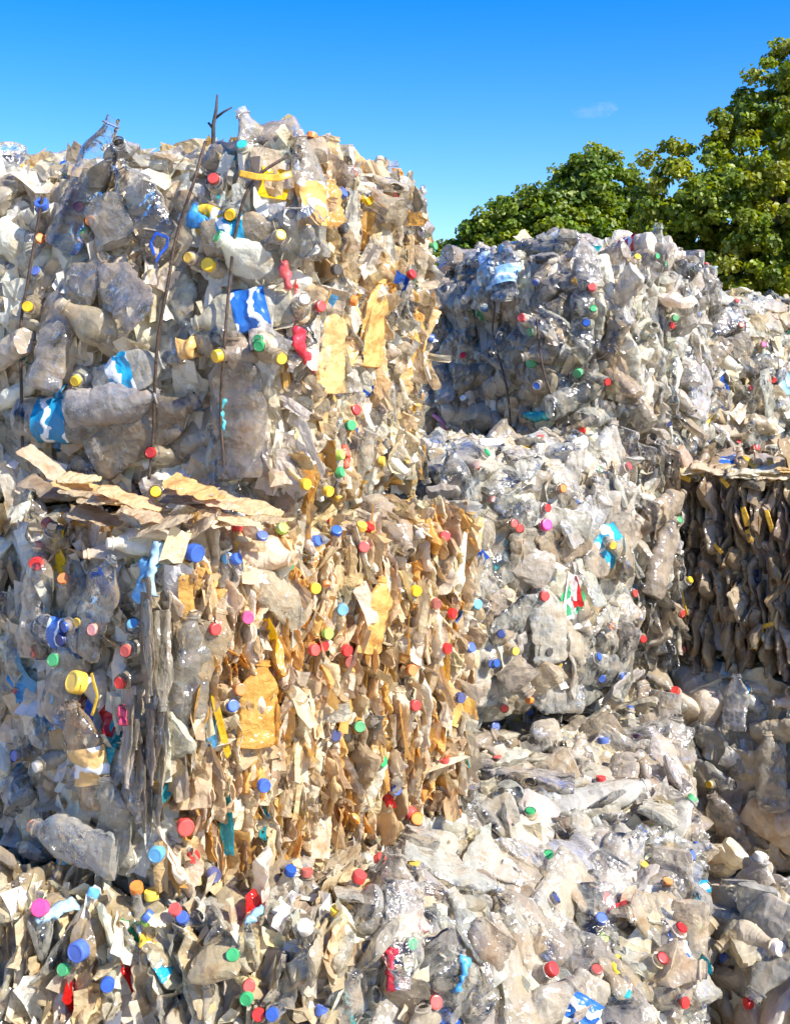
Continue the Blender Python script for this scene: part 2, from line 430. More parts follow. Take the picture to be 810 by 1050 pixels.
# ------------------------------------------------------------------ bales
class Bale: pass
BALES = []
def make_bale(key, P0, P1, P3, z0, z1, rnd, layer, pal_broad, pal_edge, kind_broad, kind_edge, label, spacing=(0.085, 0.046), jit=(22, 18), lump=0.03, size=1.0):
    b = Bale()
    b.key = key
    P0, P1, P3 = Vector((*P0, 0)), Vector((*P1, 0)), Vector((*P3, 0))
    u, v = P1 - P0, P3 - P0
    b.u, b.v = u.normalized(), v.normalized()
    cen = P0 + u / 2 + v / 2
    hx, hy, hz = u.length / 2, v.length / 2, (z1 - z0) / 2
    zc = (z0 + z1) / 2
    n = 22
    bm = bmesh.new()
    def P(a, bb, c):
        p = Vector((a * hx, bb * hy, c * hz))
        ih = (hx - rnd, hy - rnd, hz - rnd)
        q = Vector([max(-ih[i], min(ih[i], p[i])) for i in range(3)])
        d = p - q
        if d.length > 1e-6: p = q + d.normalized() * rnd
        nrm = d.normalized() if d.length > 1e-6 else Vector((0, 0, 1))
        # faces bulge between the wires, edges slump
        wp = cen + b.u * p.x + b.v * p.y + Vector((0, 0, zc + p.z))
        bul = 0.03 * (1 - a * a) * (1 - c * c) * (1 if abs(bb) > 0.99 else 0) + 0.03 * (1 - bb * bb) * (1 - c * c) * (1 if abs(a) > 0.99 else 0)
        dv = nrm * (bul + lump * noise.noise(wp * 3.1 + Vector((0.0, 3.3, ord(key[0])))) + lump * 0.6 * noise.noise(wp * 7.3))
        wd = b.u * dv.x + b.v * dv.y + Vector((0, 0, dv.z))
        if c < -0.98: wd.z = 0
        wp = wp + wd
        if key == 'D':                                  # its right front corner has slumped
            k1 = max(0, min(1, (3.95 - wp.y) / .85)); k2 = max(0, min(1, (wp.x + .08 - .3 * (wp.y - 2.7)) / .5))
            wp.z *= 1 - .36 * k1 * k2 * (3 - 2 * k2) * k2 if k2 < 1 else 1 - .36 * k1
        return wp
    for ax in range(3):
        for sg in (-1, 1):
            grid = []
            for i in range(n + 1):
                row = []
                for j in range(n + 1):
                    s, t = i / n * 2 - 1, j / n * 2 - 1
                    c3 = [0, 0, 0]; c3[ax] = sg; c3[(ax + 1) % 3] = s; c3[(ax + 2) % 3] = t
                    row.append(bm.verts.new(P(*c3)))
                grid.append(row)
            for i in range(n):
                for j in range(n):
                    q = [grid[i][j], grid[i + 1][j], grid[i + 1][j + 1], grid[i][j + 1]]
                    bm.faces.new(q if sg > 0 else q[::-1])
    bmesh.ops.remove_doubles(bm, verts=bm.verts, dist=1e-4)
    bm.normal_update()
    b.bvh = BVHTree.FromBMesh(bm)
    b.faces = [(f.calc_center_median().copy(), f.normal.copy(), f.calc_area()) for f in bm.faces]
    b.base = Vector((cen.x, cen.y, z0))
    # the dense inner mass
    for vv in bm.verts:
        pass
    nm = {vv.index: vv.normal.copy() for vv in bm.verts}
    for vv in bm.verts:
        d = 0.055 + 0.02 * noise.noise(vv.co * 11)
        vv.co -= vv.normal * d
    for f in bm.faces: f.smooth = True
    me = bpy.data.meshes.new('compressed_core'); bm.to_mesh(me); bm.free(); me.materials.append(M_CORE)
    root = bpy.data.objects.new('plastic_bale', None)
    C.objects.link(root); root.location = b.base; root.empty_display_size = 0.2
    tag(root, label, 'bale', 'pressed bales of crushed plastic bottles stacked in the yard')
    b.root = root
    core = link('compressed_core', me, root)
    core.matrix_basis = Matrix.Translation(-b.base)
    b.core = core
    b.layer = b.u if layer == 'u' else b.v
    b.pal_broad, b.pal_edge, b.kind_broad, b.kind_edge = pal_broad, pal_edge, kind_broad, kind_edge
    b.spacing, b.jit, b.hz = spacing, jit, hz
    b.taken = []; b.size = size
    b.count = 0
    BALES.append(b)
    return b

make_bale('A', (-.51, 2.77), (.247, 3.38), (-1.52, 3.56), .75, 1.55, .07, 'u', CREAM, TAN, ('flat', 'round'), ('sheet', 'strip'),
          'large tan bale with orange-brown layered face in the middle of the near stack', spacing=(.085, .037), size=.86)
make_bale('B', (-.24, 3.0), (.105, 3.9), (-1.32, 3.41), 1.58, 2.48, .085, 'u', CREAM, TAN[1:7] + CREAM[:3] + BUFF[:3], ('round', 'flat'), ('sheet', 'strip'),
          'topmost near bale of clear crushed bottles tied with dark wires, twig on top', lump=0.045)
make_bale('C', (-.12, 2.62), (.10, 3.72), (-1.36, 2.90), 0.0, .75, .08, 'v', BUFF + WHITE[:2], BUFF + WHITE[:3], ('flat',), ('strip', 'sheet'),
          'bottom bale at the lower left, under the large tan bale', spacing=(.08, .05), jit=(25, 32), size=.95)
make_bale('D', (-.10, 2.72), (.74, 3.06), (.18, 4.34), 0.0, .725, .10, 'v', WHITE, WHITE + BUFF[:3], ('flat', 'round'), ('flat', 'strip'),
          'wide whitish bale at the bottom centre with its top ledge showing', spacing=(.075, .062), jit=(24, 28), lump=.03, size=1.0)
make_bale('E', (.17, 3.95), (.84, 4.40), (-.38, 4.78), .80, 1.66, .09, 'v', WHITE, WHITE, ('flat',), ('flat', 'strip'),
          'bright white bale directly right of the large tan bale', spacing=(.08, .060), jit=(22, 26), lump=.03, size=1.0)
make_bale('F', (.67, 4.70), (1.42, 5.31), (.02, 5.45), 1.52, 2.44, .22, 'u', CREAM + GREY[:1], WHITE[:3] + WHITE[4:5] + WHITE[6:8] + WHITE + CREAM[8:], ('round', 'round'), ('round', 'round'),
          'rounded top bale of whole clear bottles below the trees', spacing=(.082, .074), jit=(35, 40), lump=.05, size=1.0)
make_bale('K', (.72, 4.62), (1.12, 4.90), (.1, 5.50), .80, 1.62, .08, 'u', WHITE + CREAM, WHITE + CREAM, ('flat', 'round'), ('flat',),
          'narrow strip of cream bale squeezed between the white bale and dark brown bale', spacing=(.085, .06), jit=(30, 30))
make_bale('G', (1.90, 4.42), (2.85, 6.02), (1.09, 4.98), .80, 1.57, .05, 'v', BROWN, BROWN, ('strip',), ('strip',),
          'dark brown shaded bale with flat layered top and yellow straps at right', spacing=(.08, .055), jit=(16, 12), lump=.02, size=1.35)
make_bale('M', (.42, 4.42), (1.09, 4.94), (-.25, 5.30), 0.0, .83, .07, 'u', CREAM, CREAM, ('flat',), ('flat',),
          'shadowed bale glimpsed through the gap beneath the bright white bale', spacing=(.12, .09))
make_bale('H', (1.86, 4.36), (2.81, 5.96), (1.03, 4.96), 0.0, .79, .09, 'u', SHADY, SHADY, ('round', 'flat'), ('flat',),
          'shaded grey bale of clear bottles under the dark brown bale', lump=.04, size=1.15)
make_bale('I', (1.47, 3.02), (1.68, 3.30), (.88, 3.47), 0.0, .45, .10, 'u', SHADY, SHADY, ('round', 'flat'), ('flat',),
          'low shaded grey bale at the bottom right corner', lump=.05, size=1.15)
make_bale('J', (1.42, 5.80), (2.30, 6.35), (.98, 6.50), 1.42, 2.29, .14, 'v', BUFF[:4] + WHITE[:3], BUFF + BROWN[:2], ('flat', 'strip'), ('strip', 'flat'),
          'farthest bale at the right edge, in front of the big tree', spacing=(.085, .06))
BY = {b.key: b for b in BALES}

def hit(px, py, only=None):
    """first bale surface met by the sight line through a photo pixel"""
    d = ray(px, py)
    best = None
    for b in BALES:
        if only and b.key not in only: continue
        loc, nrm, idx, dist = b.bvh.ray_cast(EYE, d)
        if loc is not None and (best is None or dist < best[3]):
            best = (b, loc, nrm, dist)
    return best

def rand_dir_jitter(v, deg):
    a = Vector((random.gauss(0, 1), random.gauss(0, 1), random.gauss(0, 1)))
    a -= v * a.dot(v)
    if a.length < 1e-5: return v
    a.normalize()
    th = math.radians(abs(random.gauss(0, deg)))
    return (v * math.cos(th) + a * math.sin(th)).normalized()

def frame(x, f):
    """matrix with local X along x, local Z close to f"""
    x = x.normalized()
    z = (f - x * f.dot(x))
    if z.length < 1e-4: z = Vector((0, 0, 1)) - x * x.z
    z.normalize()
    y = z.cross(x)
    return Matrix(((x.x, y.x, z.x, 0), (x.y, y.y, z.y, 0), (x.z, y.z, z.z, 0), (0, 0, 0, 1)))

def vary(c, amt=0.10):
    k = 1 + random.uniform(-amt, amt)
    return tuple(max(0.0, min(0.88, x * k * f * (1 + random.uniform(-0.03, 0.03)))) for x, f in zip(c, (1.03, 0.985, .87)))

def put_bottle(b, kind, M, col, alpha, cap=None, label=None, capscale=1.0):
    o = link('crushed_bottle', kind.me, b.root)
    o.matrix_basis = Matrix.Translation(-b.base) @ M
    o.color = (*vary(col), alpha)
    if alpha > .79:
        o.material_slots[0].link = 'OBJECT'; o.material_slots[0].material = M_PET_O
    b.count += 1
    if cap:
        c = link('bottle_cap', CAP, o)
        c.matrix_basis = kind.cap @ Matrix.Diagonal((capscale, capscale, capscale, 1))
        k = random.uniform(0, .16); c.color = (*[x * (1 - k) + k * y for x, y in zip(vary(CAPCOL[cap], .18), (.62, .55, .45))], 1)
    if label:
        l = link('wrap_label', kind.label, o)
        l.color = (*label, 1)
    return o

def vnear(p, pts, r):
    for q in pts:
        if (q - p).length_squared < r * r: return True
    return False

# ------------------------------------------------------------------ bottle caps seen in the photograph: (pixel, colour letter[, size])
CAPS = """
47,210,b,1.3 47,245,o 102,228,o 98,240,g 42,280,b 37,315,y 218,273,y,1.25 199,266,y 225,185,r 253,157,t 230,362,y,1.15 270,350,g 247,223,y 87,213,n
343,201,b,1.1 342,234,k 285,243,y 336,277,k 320,315,r 308,310,w 352,307,o 408,285,r 434,230,y,1.5 437,254,g 378,167,d 353,179,r 399,207,r 446,332,b 433,347,b 437,330,w 285,365,y 272,352,g
349,437,g 338,484,g 335,468,a 304,493,y 329,502,y 341,504,y 383,472,y 408,471,y 297,522,y 254,531,r 278,535,n 240,552,r 283,550,a 265,560,b 319,559,b 339,555,b 366,548,y 376,546,r 368,563,r 425,549,w 451,551,r 290,580,g 442,483,r 485,481,r 496,473,g 483,366,r 479,408,w 358,421,r
88,388,y 163,464,r 164,502,y 242,482,d 197,568,b,1.5 228,575,l 50,578,r,1.2 57,548,n 67,550,k 80,533,y 73,593,o 45,666,r 72,676,g,1.1 91,700,y,1.9 107,642,p 80,640,b 75,653,d,1.1 89,637,y 142,664,r 131,699,r 144,637,l 52,782,w 32,770,b 68,713,l
235,722,b 242,705,o 245,633,m 216,643,r 263,800,b,1.1 233,577,b 318,603,y 345,623,l 419,605,y 329,646,a 309,667,r 323,661,r 350,665,r 353,677,n 458,630,o 483,618,l 448,663,r 417,685,o 477,663,b 463,712,d 417,723,r 498,677,b 363,742,g 338,752,d 399,806,b 387,778,g 437,618,n
551,460,r 585,459,y 499,512,p 570,501,o 555,520,r 554,538,m,1.4 519,537,r 528,541,r 646,548,r 637,578,b,1.2 643,606,r 552,608,r,1.2 619,642,o 654,653,r 609,671,b 612,692,b 633,692,b 505,648,d 501,676,b 524,666,y 557,666,k 568,681,y 528,696,n 512,720,r 537,730,b,1.2 562,729,n 645,736,b 687,532,g 695,592,y 690,627,r,1.1 703,663,r,1.1 634,482,r 617,556,y 456,628,r
602,244,r 655,252,o 649,272,y 606,298,r,1.2 676,275,g 606,318,g 600,332,b 542,328,r,1.2 548,341,g,1.2 548,373,g,1.4 554,394,b 618,387,r 594,380,g,1.3 681,335,r 708,322,b 687,325,g 750,316,r 742,304,r 752,335,r 777,353,m 766,398,r 787,389,r 680,433,d 597,440,r 752,453,r 704,282,g 640,252,w
63,898,l 103,903,d 188,844,r,1.4 165,872,l,1.3 196,875,r 212,888,d,1.2 223,907,k,1.2 138,927,o,1.1 156,927,y,1.2 186,941,r 192,947,b 152,949,a 45,938,m,1.4 91,969,b,1.6 73,989,g 116,1003,b,1.1 259,1007,r 256,1020,g 267,1037,r 282,1035,b 267,890,r 245,975,g
415,829,r,1.2 462,828,o 385,887,r,1.2 362,915,r,1.2 314,906,n 426,901,y 341,942,y 315,960,w,1.2 368,971,k,1.1 418,968,g 443,1025,r,1.1 429,956,p 513,854,p 510,787,r 297,909,b
617,767,b,1.3 614,807,r,1.1 536,846,g 557,884,g 562,930,d 619,930,r,1.1 612,951,b,1.1 617,971,a 629,999,y 555,1002,r,1.2 604,1006,n 672,995,r 690,965,r 709,955,g 682,916,o 690,1024,r 638,1022,t 730,1020,y,1.5 745,1008,b 773,1029,r,1.1 753,980,b 747,880,r 731,803,y 719,834,m 659,895,y 699,888,b
"""
# whole bottles that stand out: px, py, angle of the neck in the picture, scale, kind, colour, opacity, cap, label colour
HERO = [
    (92, 852, 178, 1.0, 'round', (.86, .87, .88), .66, 'o', None, 'A'),
    (122, 838, 95, .80, 'flat', (.74, .70, .62), .9, None, None, 'A'),
    (45, 615, 88, .95, 'round', (.66, .60, .54), .6, 'r', None, 'A'),
    (62, 648, 175, .75, 'round', (.76, .80, .84), .6, 'w', (.05, .16, .5), 'A'),
    (95, 770, 100, 1.0, 'round', (.60, .46, .30), .8, None, (.62, .40, .16), 'A'),
    (105, 620, 60, 1.0, 'flat', (.58, .54, .50), .75, None, None, 'A'),
    (75, 690, 65, 1.1, 'round', (.56, .52, .46), .75, None, None, 'A'),
    (190, 690, 85, 1.0, 'flat', (.52, .50, .47), .8, None, None, 'A'),
    (215, 660, 70, .8, 'flat', (.76, .62, .40), .9, None, None, 'A'),
    (262, 720, 82, .75, 'flat', (.76, .46, .12), .96, None, None, 'A'),
    (280, 610, 150, .75, 'flat', (.78, .68, .52), .9, None, None, 'A'),
    (382, 630, 75, .8, 'flat', (.78, .52, .18), .96, None, None, 'A'),
    (70, 430, 0, 1.1, 'round', (.74, .75, .76), .7, None, (.01, .20, .38), 'B'),
    (120, 412, 12, 1.0, 'round', (.82, .84, .85), .8, None, None, 'B'),
    (135, 385, 20, .9, 'flat', (.78, .82, .84), .8, None, (.02, .30, .52), 'B'),
    (150, 440, 30, 1.1, 'flat', (.46, .40, .33), .85, None, None, 'B'),
    (245, 415, 95, 1.1, 'flat', (.47, .41, .34), .85, None, None, 'B'),
    (95, 190, 60, 1.2, 'round', (.78, .78, .77), .45, None, None, 'B'),
    (150, 215, 120, 1.1, 'round', (.72, .71, .68), .55, None, None, 'B'),
    (125, 255, 110, 1.0, 'flat', (.80, .81, .80), .7, None, None, 'B'),
    (75, 310, 40, 1.1, 'flat', (.68, .60, .50), .8, None, None, 'B'),
    (130, 300, 140, 1.0, 'flat', (.70, .66, .58), .8, None, None, 'B'),
    (60, 350, 80, 1.0, 'round', (.64, .58, .50), .8, None, None, 'B'),
    (315, 200, 95, 1.0, 'round', (.74, .70, .63), .6, None, (.66, .36, .10), 'B'),
    (160, 150, 150, .9, 'flat', (.70, .58, .44), .9, None, None, 'B'),
    (310, 145, 10, 1.0, 'flat', (.74, .68, .58), .85, None, None, 'B'),
    (335, 355, 88, .9, 'flat', (.78, .56, .26), .93, None, None, 'B'),
    (378, 330, 85, .9, 'flat', (.78, .54, .20), .95, None, None, 'B'),
    (520, 280, 100, 1.0, 'round', (.60, .68, .76), .6, None, (.30, .52, .70), 'F'),
    (500, 290, 60, 1.0, 'round', (.66, .68, .70), .55, None, None, 'F'),
    (480, 330, 88, 1.1, 'round', (.58, .56, .53), .6, None, None, 'F'),
    (600, 270, 95, 1.0, 'round', (.80, .79, .76), .75, None, None, 'F'),
    (715, 400, 70, 1.0, 'flat', (.82, .82, .82), .8, None, None, 'F'),
    (470, 505, 100, 1.1, 'round', (.70, .73, .77), .55, None, None, None),
    (600, 530, 30, 1.0, 'flat', (.85, .85, .84), .85, None, None, 'E'),
    (560, 640, 95, 1.1, 'flat', (.80, .76, .70), .85, None, None, 'E'),
    (680, 520, 20, 1.1, 'round', (.66, .58, .46), .85, None, None, None),
    (675, 570, 60, 1.1, 'round', (.70, .64, .54), .85, None, None, None),
    (355, 895, 10, .95, 'round', (.62, .57, .50), .75, None, None, 'D'),
    (400, 930, 160, .95, 'flat', (.80, .79, .76), .8, None, None, 'D'),
    (485, 960, 95, .95, 'flat', (.82, .82, .80), .8, None, None, 'D'),
    (460, 900, 40, 1.0, 'flat', (.84, .83, .80), .8, None, None, 'D'),
    (530, 800, 120, 1.1, 'round', (.80, .80, .80), .6, None, None, 'D'),
    (590, 880, 60, 1.1, 'flat', (.80, .82, .85), .8, None, None, 'D'),
    (600, 920, 85, .9, 'flat', (.74, .64, .50), .9, None, None, 'D'),
    (540, 950, 95, .9, 'round', (.76, .70, .60), .75, None, None, 'D'),
    (520, 1000, 70, .9, 'flat', (.78, .68, .52), .9, None, None, 'D'),
    (740, 935, 150, 1.3, 'round', (.50, .52, .55), .6, None, None, None),
    (745, 840, 110, 1.1, 'round', (.60, .54, .46), .8, None, None, None),
    (755, 720, 90, .8, 'flat', (.70, .74, .80), .8, None, None, None),
    (790, 790, 95, 1.0, 'flat', (.70, .62, .52), .85, None, None, None),
]

def screen_axis(n, deg):
    """direction in the surface plane that runs at this angle in the picture (0 right, 90 up)"""
    a = math.radians(deg)
    d = Vector((math.cos(a), 0, math.sin(a)))
    d -= n * d.dot(n)
    return d.normalized()

for (px, py, deg, sc, kd, col, al, cap, lab, only) in HERO:
    h = hit(px, py, only)
    if not h: continue
    b, p, n, _ = h
    kind = random.choice(KINDS[kd])
    ax = screen_axis(n, deg)
    M = Matrix.Translation(p + n * (.05 if (px, py) == (92, 852) else .014)) @ frame(ax, rand_dir_jitter(n, 8)) @ Matrix.Scale(sc, 4)
    put_bottle(b, kind, M, col, al - (.2 if al < .93 else 0), cap, lab)
    b.taken += [p, p + ax * .07 * sc, p - ax * .07 * sc]

for tok in CAPS.split():
    q = tok.split(',')
    h = hit(float(q[0]), float(q[1]))
    if not h: continue
    b, p, n, dist = h
    sc = (float(q[3]) if len(q) > 3 else 1.0) * .9
    edge = abs(n.dot(b.layer)) <= .62 and b.key in 'ABCG'
    kind = random.choice(KINDS['strip' if edge else 'round'])
    tang = rand_dir_jitter(n, 60)
    ax = (n * random.uniform(.7, 1.2) + tang * .7 + Vector((0, -.25, .1))).normalized()
    if edge: ax = (n + tang * .25 + Vector((0, -.2, .05))).normalized()
    R = frame(ax, rand_dir_jitter(b.layer if edge else Vector((0, 0, 1)), 40))
    M = Matrix.Translation(p + n * (random.uniform(.022, .044) if edge else random.uniform(.022, .048)) - R.to_3x3() @ kind.capc) @ R
    pal = b.pal_broad if abs(n.dot(b.layer)) > .6 else b.pal_edge
    col, al = random.choice(pal)
    put_bottle(b, kind, M, col, al, q[2], None, sc)
    if sc >= 1.05: b.taken.append(p + n * .02)

# ------------------------------------------------------------------ the rest of each bale
def place_at(b, p, n, deep=0.0):
    broad = abs(n.dot(b.layer)) > 0.62
    top = n.z > 0.72
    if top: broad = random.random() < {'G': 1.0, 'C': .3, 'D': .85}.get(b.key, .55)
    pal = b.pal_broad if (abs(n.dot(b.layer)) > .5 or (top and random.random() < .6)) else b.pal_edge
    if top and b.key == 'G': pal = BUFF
    col, al = random.choice(pal)
    if broad:
        kind = random.choice(KINDS[b.kind_broad[0] if random.random() < .65 else b.kind_broad[-1]])
        f = rand_dir_jitter(n, b.jit[0] * ((.3 if b.key == 'G' else .9 if b.key == 'D' else .55) if top else 1))
        t = Vector((random.gauss(0, 1), random.gauss(0, 1), random.gauss(0, 1)))
        ax = (t - f * t.dot(f)).normalized()
        depth = kind.rad * kind.flat * .6 + random.uniform(-.012, .03) + deep
        sc = random.uniform(.85, 1.12)
    else:
        kind = random.choice(KINDS[b.kind_edge[0] if random.random() < .7 else b.kind_edge[-1]])
        L = b.layer * random.choice((-1, 1))
        f = rand_dir_jitter(L, b.jit[1])
        pref = Vector((0, 0, 1)) if not top else b.layer.cross(Vector((0, 0, 1)))
        pref = rand_dir_jitter(pref.normalized() * random.choice((-1, 1)), 26 if not top else 30)
        ax = (pref - f * pref.dot(f)).normalized()
        sc = random.uniform(.7, 1.1)
        depth = kind.rad * 1.15 * sc * random.uniform(.55, 1.0) + deep - .004
    sc *= b.size
    M = Matrix.Translation(p - n * depth) @ frame(ax, f) @ Matrix.Scale(sc, 4)
    return kind, M, col, al

EXTRA = {'A': 560, 'B': 200, 'C': 200, 'G': 160, 'D': 170, 'E': 120, 'F': 60}
def scrap_mesh(name, b, VV, FF, CC, mat=None):
    V = np.concatenate(VV); F = np.concatenate(FF); Cc = np.concatenate(CC)
    me = bpy.data.meshes.new(name)
    me.from_pydata(V.tolist(), [], F.tolist())
    at_ = me.color_attributes.new('col', 'FLOAT_COLOR', 'POINT')
    at_.data.foreach_set('color', Cc.astype(np.float32).ravel())
    me.shade_smooth(); me.set_sharp_from_angle(angle=math.radians(35))
    me.materials.append(mat or M_SCRAP)
    o = link(name, me, b.root)
    tag(o, kind='stuff')

LABELS = [(.02, .12, .42), (.02, .30, .50), (.55, .03, .03), (.70, .45, .04), (.04, .30, .12), (.25, .45, .62)]
for b in BALES:
    cand = []
    for (c, n, a) in b.faces:
        to = (EYE - c).normalized()
        f = n.dot(to)
        if n.z < -0.5 or f < -0.35: continue
        cand.append((c, n, a * (1.0 if f > .05 or (n.z > .6 and c.y < 6) else .35)))
    ws = np.array([x[2] for x in cand]); ws = ws / ws.sum()
    idx = rng.choice(len(cand), size=5000, p=ws)
    pts = list(b.taken)
    spots = []
    limit = 298 - b.count - {'A': 40, 'G': 40}.get(b.key, 0)
    for i in idx:
        if len(spots) >= limit: break
        c, n, a = cand[i]
        p = c + Vector((random.uniform(-.02, .02), random.uniform(-.02, .02), random.uniform(-.02, .02)))
        e = abs(n.dot(b.layer)) <= .62
        r = b.spacing[1] if e else b.spacing[0]
        if vnear(p, pts, r): continue
        pts.append(p); spots.append((p, n))
    for (p, n) in spots:
        kind, M, col, al = place_at(b, p, n)
        r = random.random()
        cap = random.choice('rrbbywwgwkol') if r < .13 else None
        lab = random.choice(LABELS) if .13 < r < .17 else None
        put_bottle(b, kind, M, col, al, cap, lab)
    # past the 300 that show largest: the remaining pressed bottles of this bale, as one mass
    extra = []
    for i in idx[::-1]:
        c, n, a = cand[i]
        e = abs(n.dot(b.layer)) <= .62
        if (not e and b.key not in 'DEF') or (n.z > .8 and b.key not in 'CD'): continue
        p = c + Vector((random.uniform(-.02, .02), random.uniform(-.02, .02), random.uniform(-.02, .02)))
        if vnear(p, pts, b.spacing[1] * (.6 if e else .9)): continue
        pts.append(p); extra.append((p, n))
        if len(extra) >= EXTRA.get(b.key, 0): break
    if extra:
        VV, FF, CC, base = [], [], [], 0
        for (p, n) in extra:
            kind, M, col, al = place_at(b, p, n, .004)
            if not hasattr(kind, 'np'):
                kind.np = (np.array([v.co[:] for v in kind.me.vertices]), np.array([q.vertices[:] for q in kind.me.polygons]))
            V, F = kind.np
            Mx = np.array(M)
            VV.append(V @ Mx[:3, :3].T + Mx[:3, 3] - np.array(b.base)); FF.append(F + base); base += len(V)
            CC.append(np.tile(np.array([*vary(col), al]), (len(V), 1)))
        scrap_mesh('pressed_bottle_layer', b, VV, FF, CC, M_SCRAP if b.key in 'AG' else M_SCRAP_C)
    b.cand, b.ws, b.nspots = cand, ws, len(spots)
    print('bale', b.key, 'bottles', b.count)

# ------------------------------------------------------------------ scraps filling the gaps between the bottles: crumpled flakes, one mass per bale
def flake(g=4):
    s = np.linspace(-.5, .5, g)
    X, Y = np.meshgrid(s, s, indexing='ij')
    off = rng.uniform(-40, 40, 3)
    Z = np.zeros_like(X)
    for i in range(g):
        for j in range(g):
            v = noise.noise_vector(Vector((X[i, j] * 2.6, Y[i, j] * 2.6, 0)) + Vector(off))
            Z[i, j] = v.z * .45
            X[i, j] += v.x * .16; Y[i, j] += v.y * .16
    F = [(i * g + j, (i + 1) * g + j, (i + 1) * g + j + 1, i * g + j + 1) for i in range(g - 1) for j in range(g - 1)]
    return np.stack([X.ravel(), Y.ravel(), Z.ravel()], 1), np.array(F)
FLAKES = [flake() for _ in range(24)]

for b in BALES:
    n_scr = {'A': 2400, 'B': 1700, 'C': 1500}.get(b.key, 900 if b.key in 'DEF' else 500)
    VV, FF, CC = [], [], []
    base = 0
    idx = rng.choice(len(b.cand), size=n_scr, p=b.ws)
    for i in idx:
        c, n, a = b.cand[i]
        p = c + Vector((random.uniform(-.02, .02), random.uniform(-.02, .02), random.uniform(-.02, .02)))
        edge = abs(n.dot(b.layer)) <= .62
        f = rand_dir_jitter(b.layer if (edge and random.random() < .75) else n, 25)
        pref = rand_dir_jitter(Vector((0, 0, 1)) if n.z < .7 else b.v, 35)
        R = frame(pref - f * pref.dot(f), f)
        thin = edge and b.key in 'AB'
        sx, sy = (random.uniform(.05, .16), random.uniform(.015, .05)) if thin else (random.uniform(.05, .15), random.uniform(.03, .08))
        V, F = FLAKES[random.randrange(len(FLAKES))]
        Mx = np.array(Matrix.Translation(p - n * (random.uniform(-.006, .035) if thin else random.uniform(.015, .055))) @ R)
        Q = (V * np.array([sx, sy, sy])) @ Mx[:3, :3].T + Mx[:3, 3]
        VV.append(Q - np.array(b.base)); FF.append(F + base); base += len(V)
        pal = b.pal_edge if edge else b.pal_broad
        if random.random() < .03:
            col = CAPCOL[random.choice('rbyglbt')]; al = 1.0
        else:
            col, al = random.choice(pal); al = min(1, al + .1)
        col = vary(col, .2)
        CC.append(np.tile(np.array([*col, al]), (len(V), 1)))
    scrap_mesh('plastic_scrap', b, VV, FF, CC)

# ------------------------------------------------------------------ baling wires
def wire(b, pix, lift=.03, rad=.0042):
    P = []
    for (x, y) in pix:
        h = hit(x, y, b.key)
        if h: P.append(h[1] + h[2] * lift)
    if len(P) < 2: return
    # resample smoothly (Catmull-Rom)
    Q = []
    for i in range(len(P) - 1):
        p0, p1, p2, p3 = P[max(i - 1, 0)], P[i], P[i + 1], P[min(i + 2, len(P) - 1)]
        for k in range(6):
            t = k / 6
            q = .5 * ((2 * p1) + (p2 - p0) * t + (2 * p0 - 5 * p1 + 4 * p2 - p3) * t * t + (3 * p1 - p0 - 3 * p2 + p3) * t ** 3)
            Q.append(q)
    Q.append(P[-1])
    V, F = tube([q - b.base for q in Q], rad, 6)
    link('baling_wire', mesh_np('baling_wire', V, F, M_WIRE), b.root)

B_ = BY['B']; F_ = BY['F']
wire(B_, [(214, 158), (205, 185), (190, 240), (176, 300), (166, 350), (163, 400), (163, 445), (160, 490)], .034)
wire(B_, [(318, 150), (292, 168), (262, 192), (252, 235), (243, 290), (236, 350), (233, 420), (236, 485)], .036)
wire(B_, [(50, 205), (44, 240), (36, 290), (28, 335), (30, 400), (30, 460)], .034)
wire(F_, [(508, 280), (513, 310), (514, 345), (528, 400), (532, 455)], .04)
wire(F_, [(556, 330), (562, 375), (568, 420), (570, 462)], .04)

# ------------------------------------------------------------------ small coloured pieces pressed into the bales
def ribbon(b, pix, width, col, name, lift=.03, mat=None):
    P = []
    for (x, y) in pix:
        h = hit(x, y, b.key if b else None)
        if h:
            b = h[0]; P.append((h[1] + h[2] * lift, h[2]))
    if len(P) < 2: return
    V, F = [], []
    m = len(P); sub = 7; NC = 6
    tot = (m - 1) * sub
    ho = Vector((random.uniform(-9, 9), random.uniform(-9, 9), random.uniform(-9, 9)))
    film = name == 'film_scrap'
    if film: width *= 1.15
    for i in range(tot + 1):
        k = min(i // sub, m - 2); t = i / sub - k
        p = P[k][0].lerp(P[k + 1][0], t); n = P[k][1].lerp(P[k + 1][1], t).normalized()
        d = (P[k + 1][0] - P[k][0]).normalized()
        s = n.cross(d).normalized()
        e = i / tot
        for c in range(NC):
            q = c / (NC - 1) - .5
            ww = width * (1 + (.9 if film else .25) * noise.noise(p * 22 + ho + Vector((0, 0, round(q)))))
            v = p + s * q * ww
            if film:
                nv_ = noise.noise_vector(v * 70 + ho)
                v = v + nv_ * .008 + n * (-.010 - .008 * (abs(q) * 2) ** 2 - .02 * (1 if e in (0, 1) else 0)) + d * (noise.noise(v * 60 + ho) * .012 if e in (0, 1) else 0)
            else:
                v = v + n * noise.noise(p * 30 + ho) * .005
            V.append(v - b.base)
    V2 = V
    for i in range(tot):
        for j in range(NC - 1):
            F.append((i * NC + j, i * NC + j + 1, i * NC + j + NC + 1, i * NC + j + NC))
    me = mesh_np(name, V2, F, mat or M_FILM)
    o = link(name, me, b.root)
    md = o.modifiers.new('thickness', 'SOLIDIFY'); md.thickness = .0016
    o.color = (*col, 1)
    return o

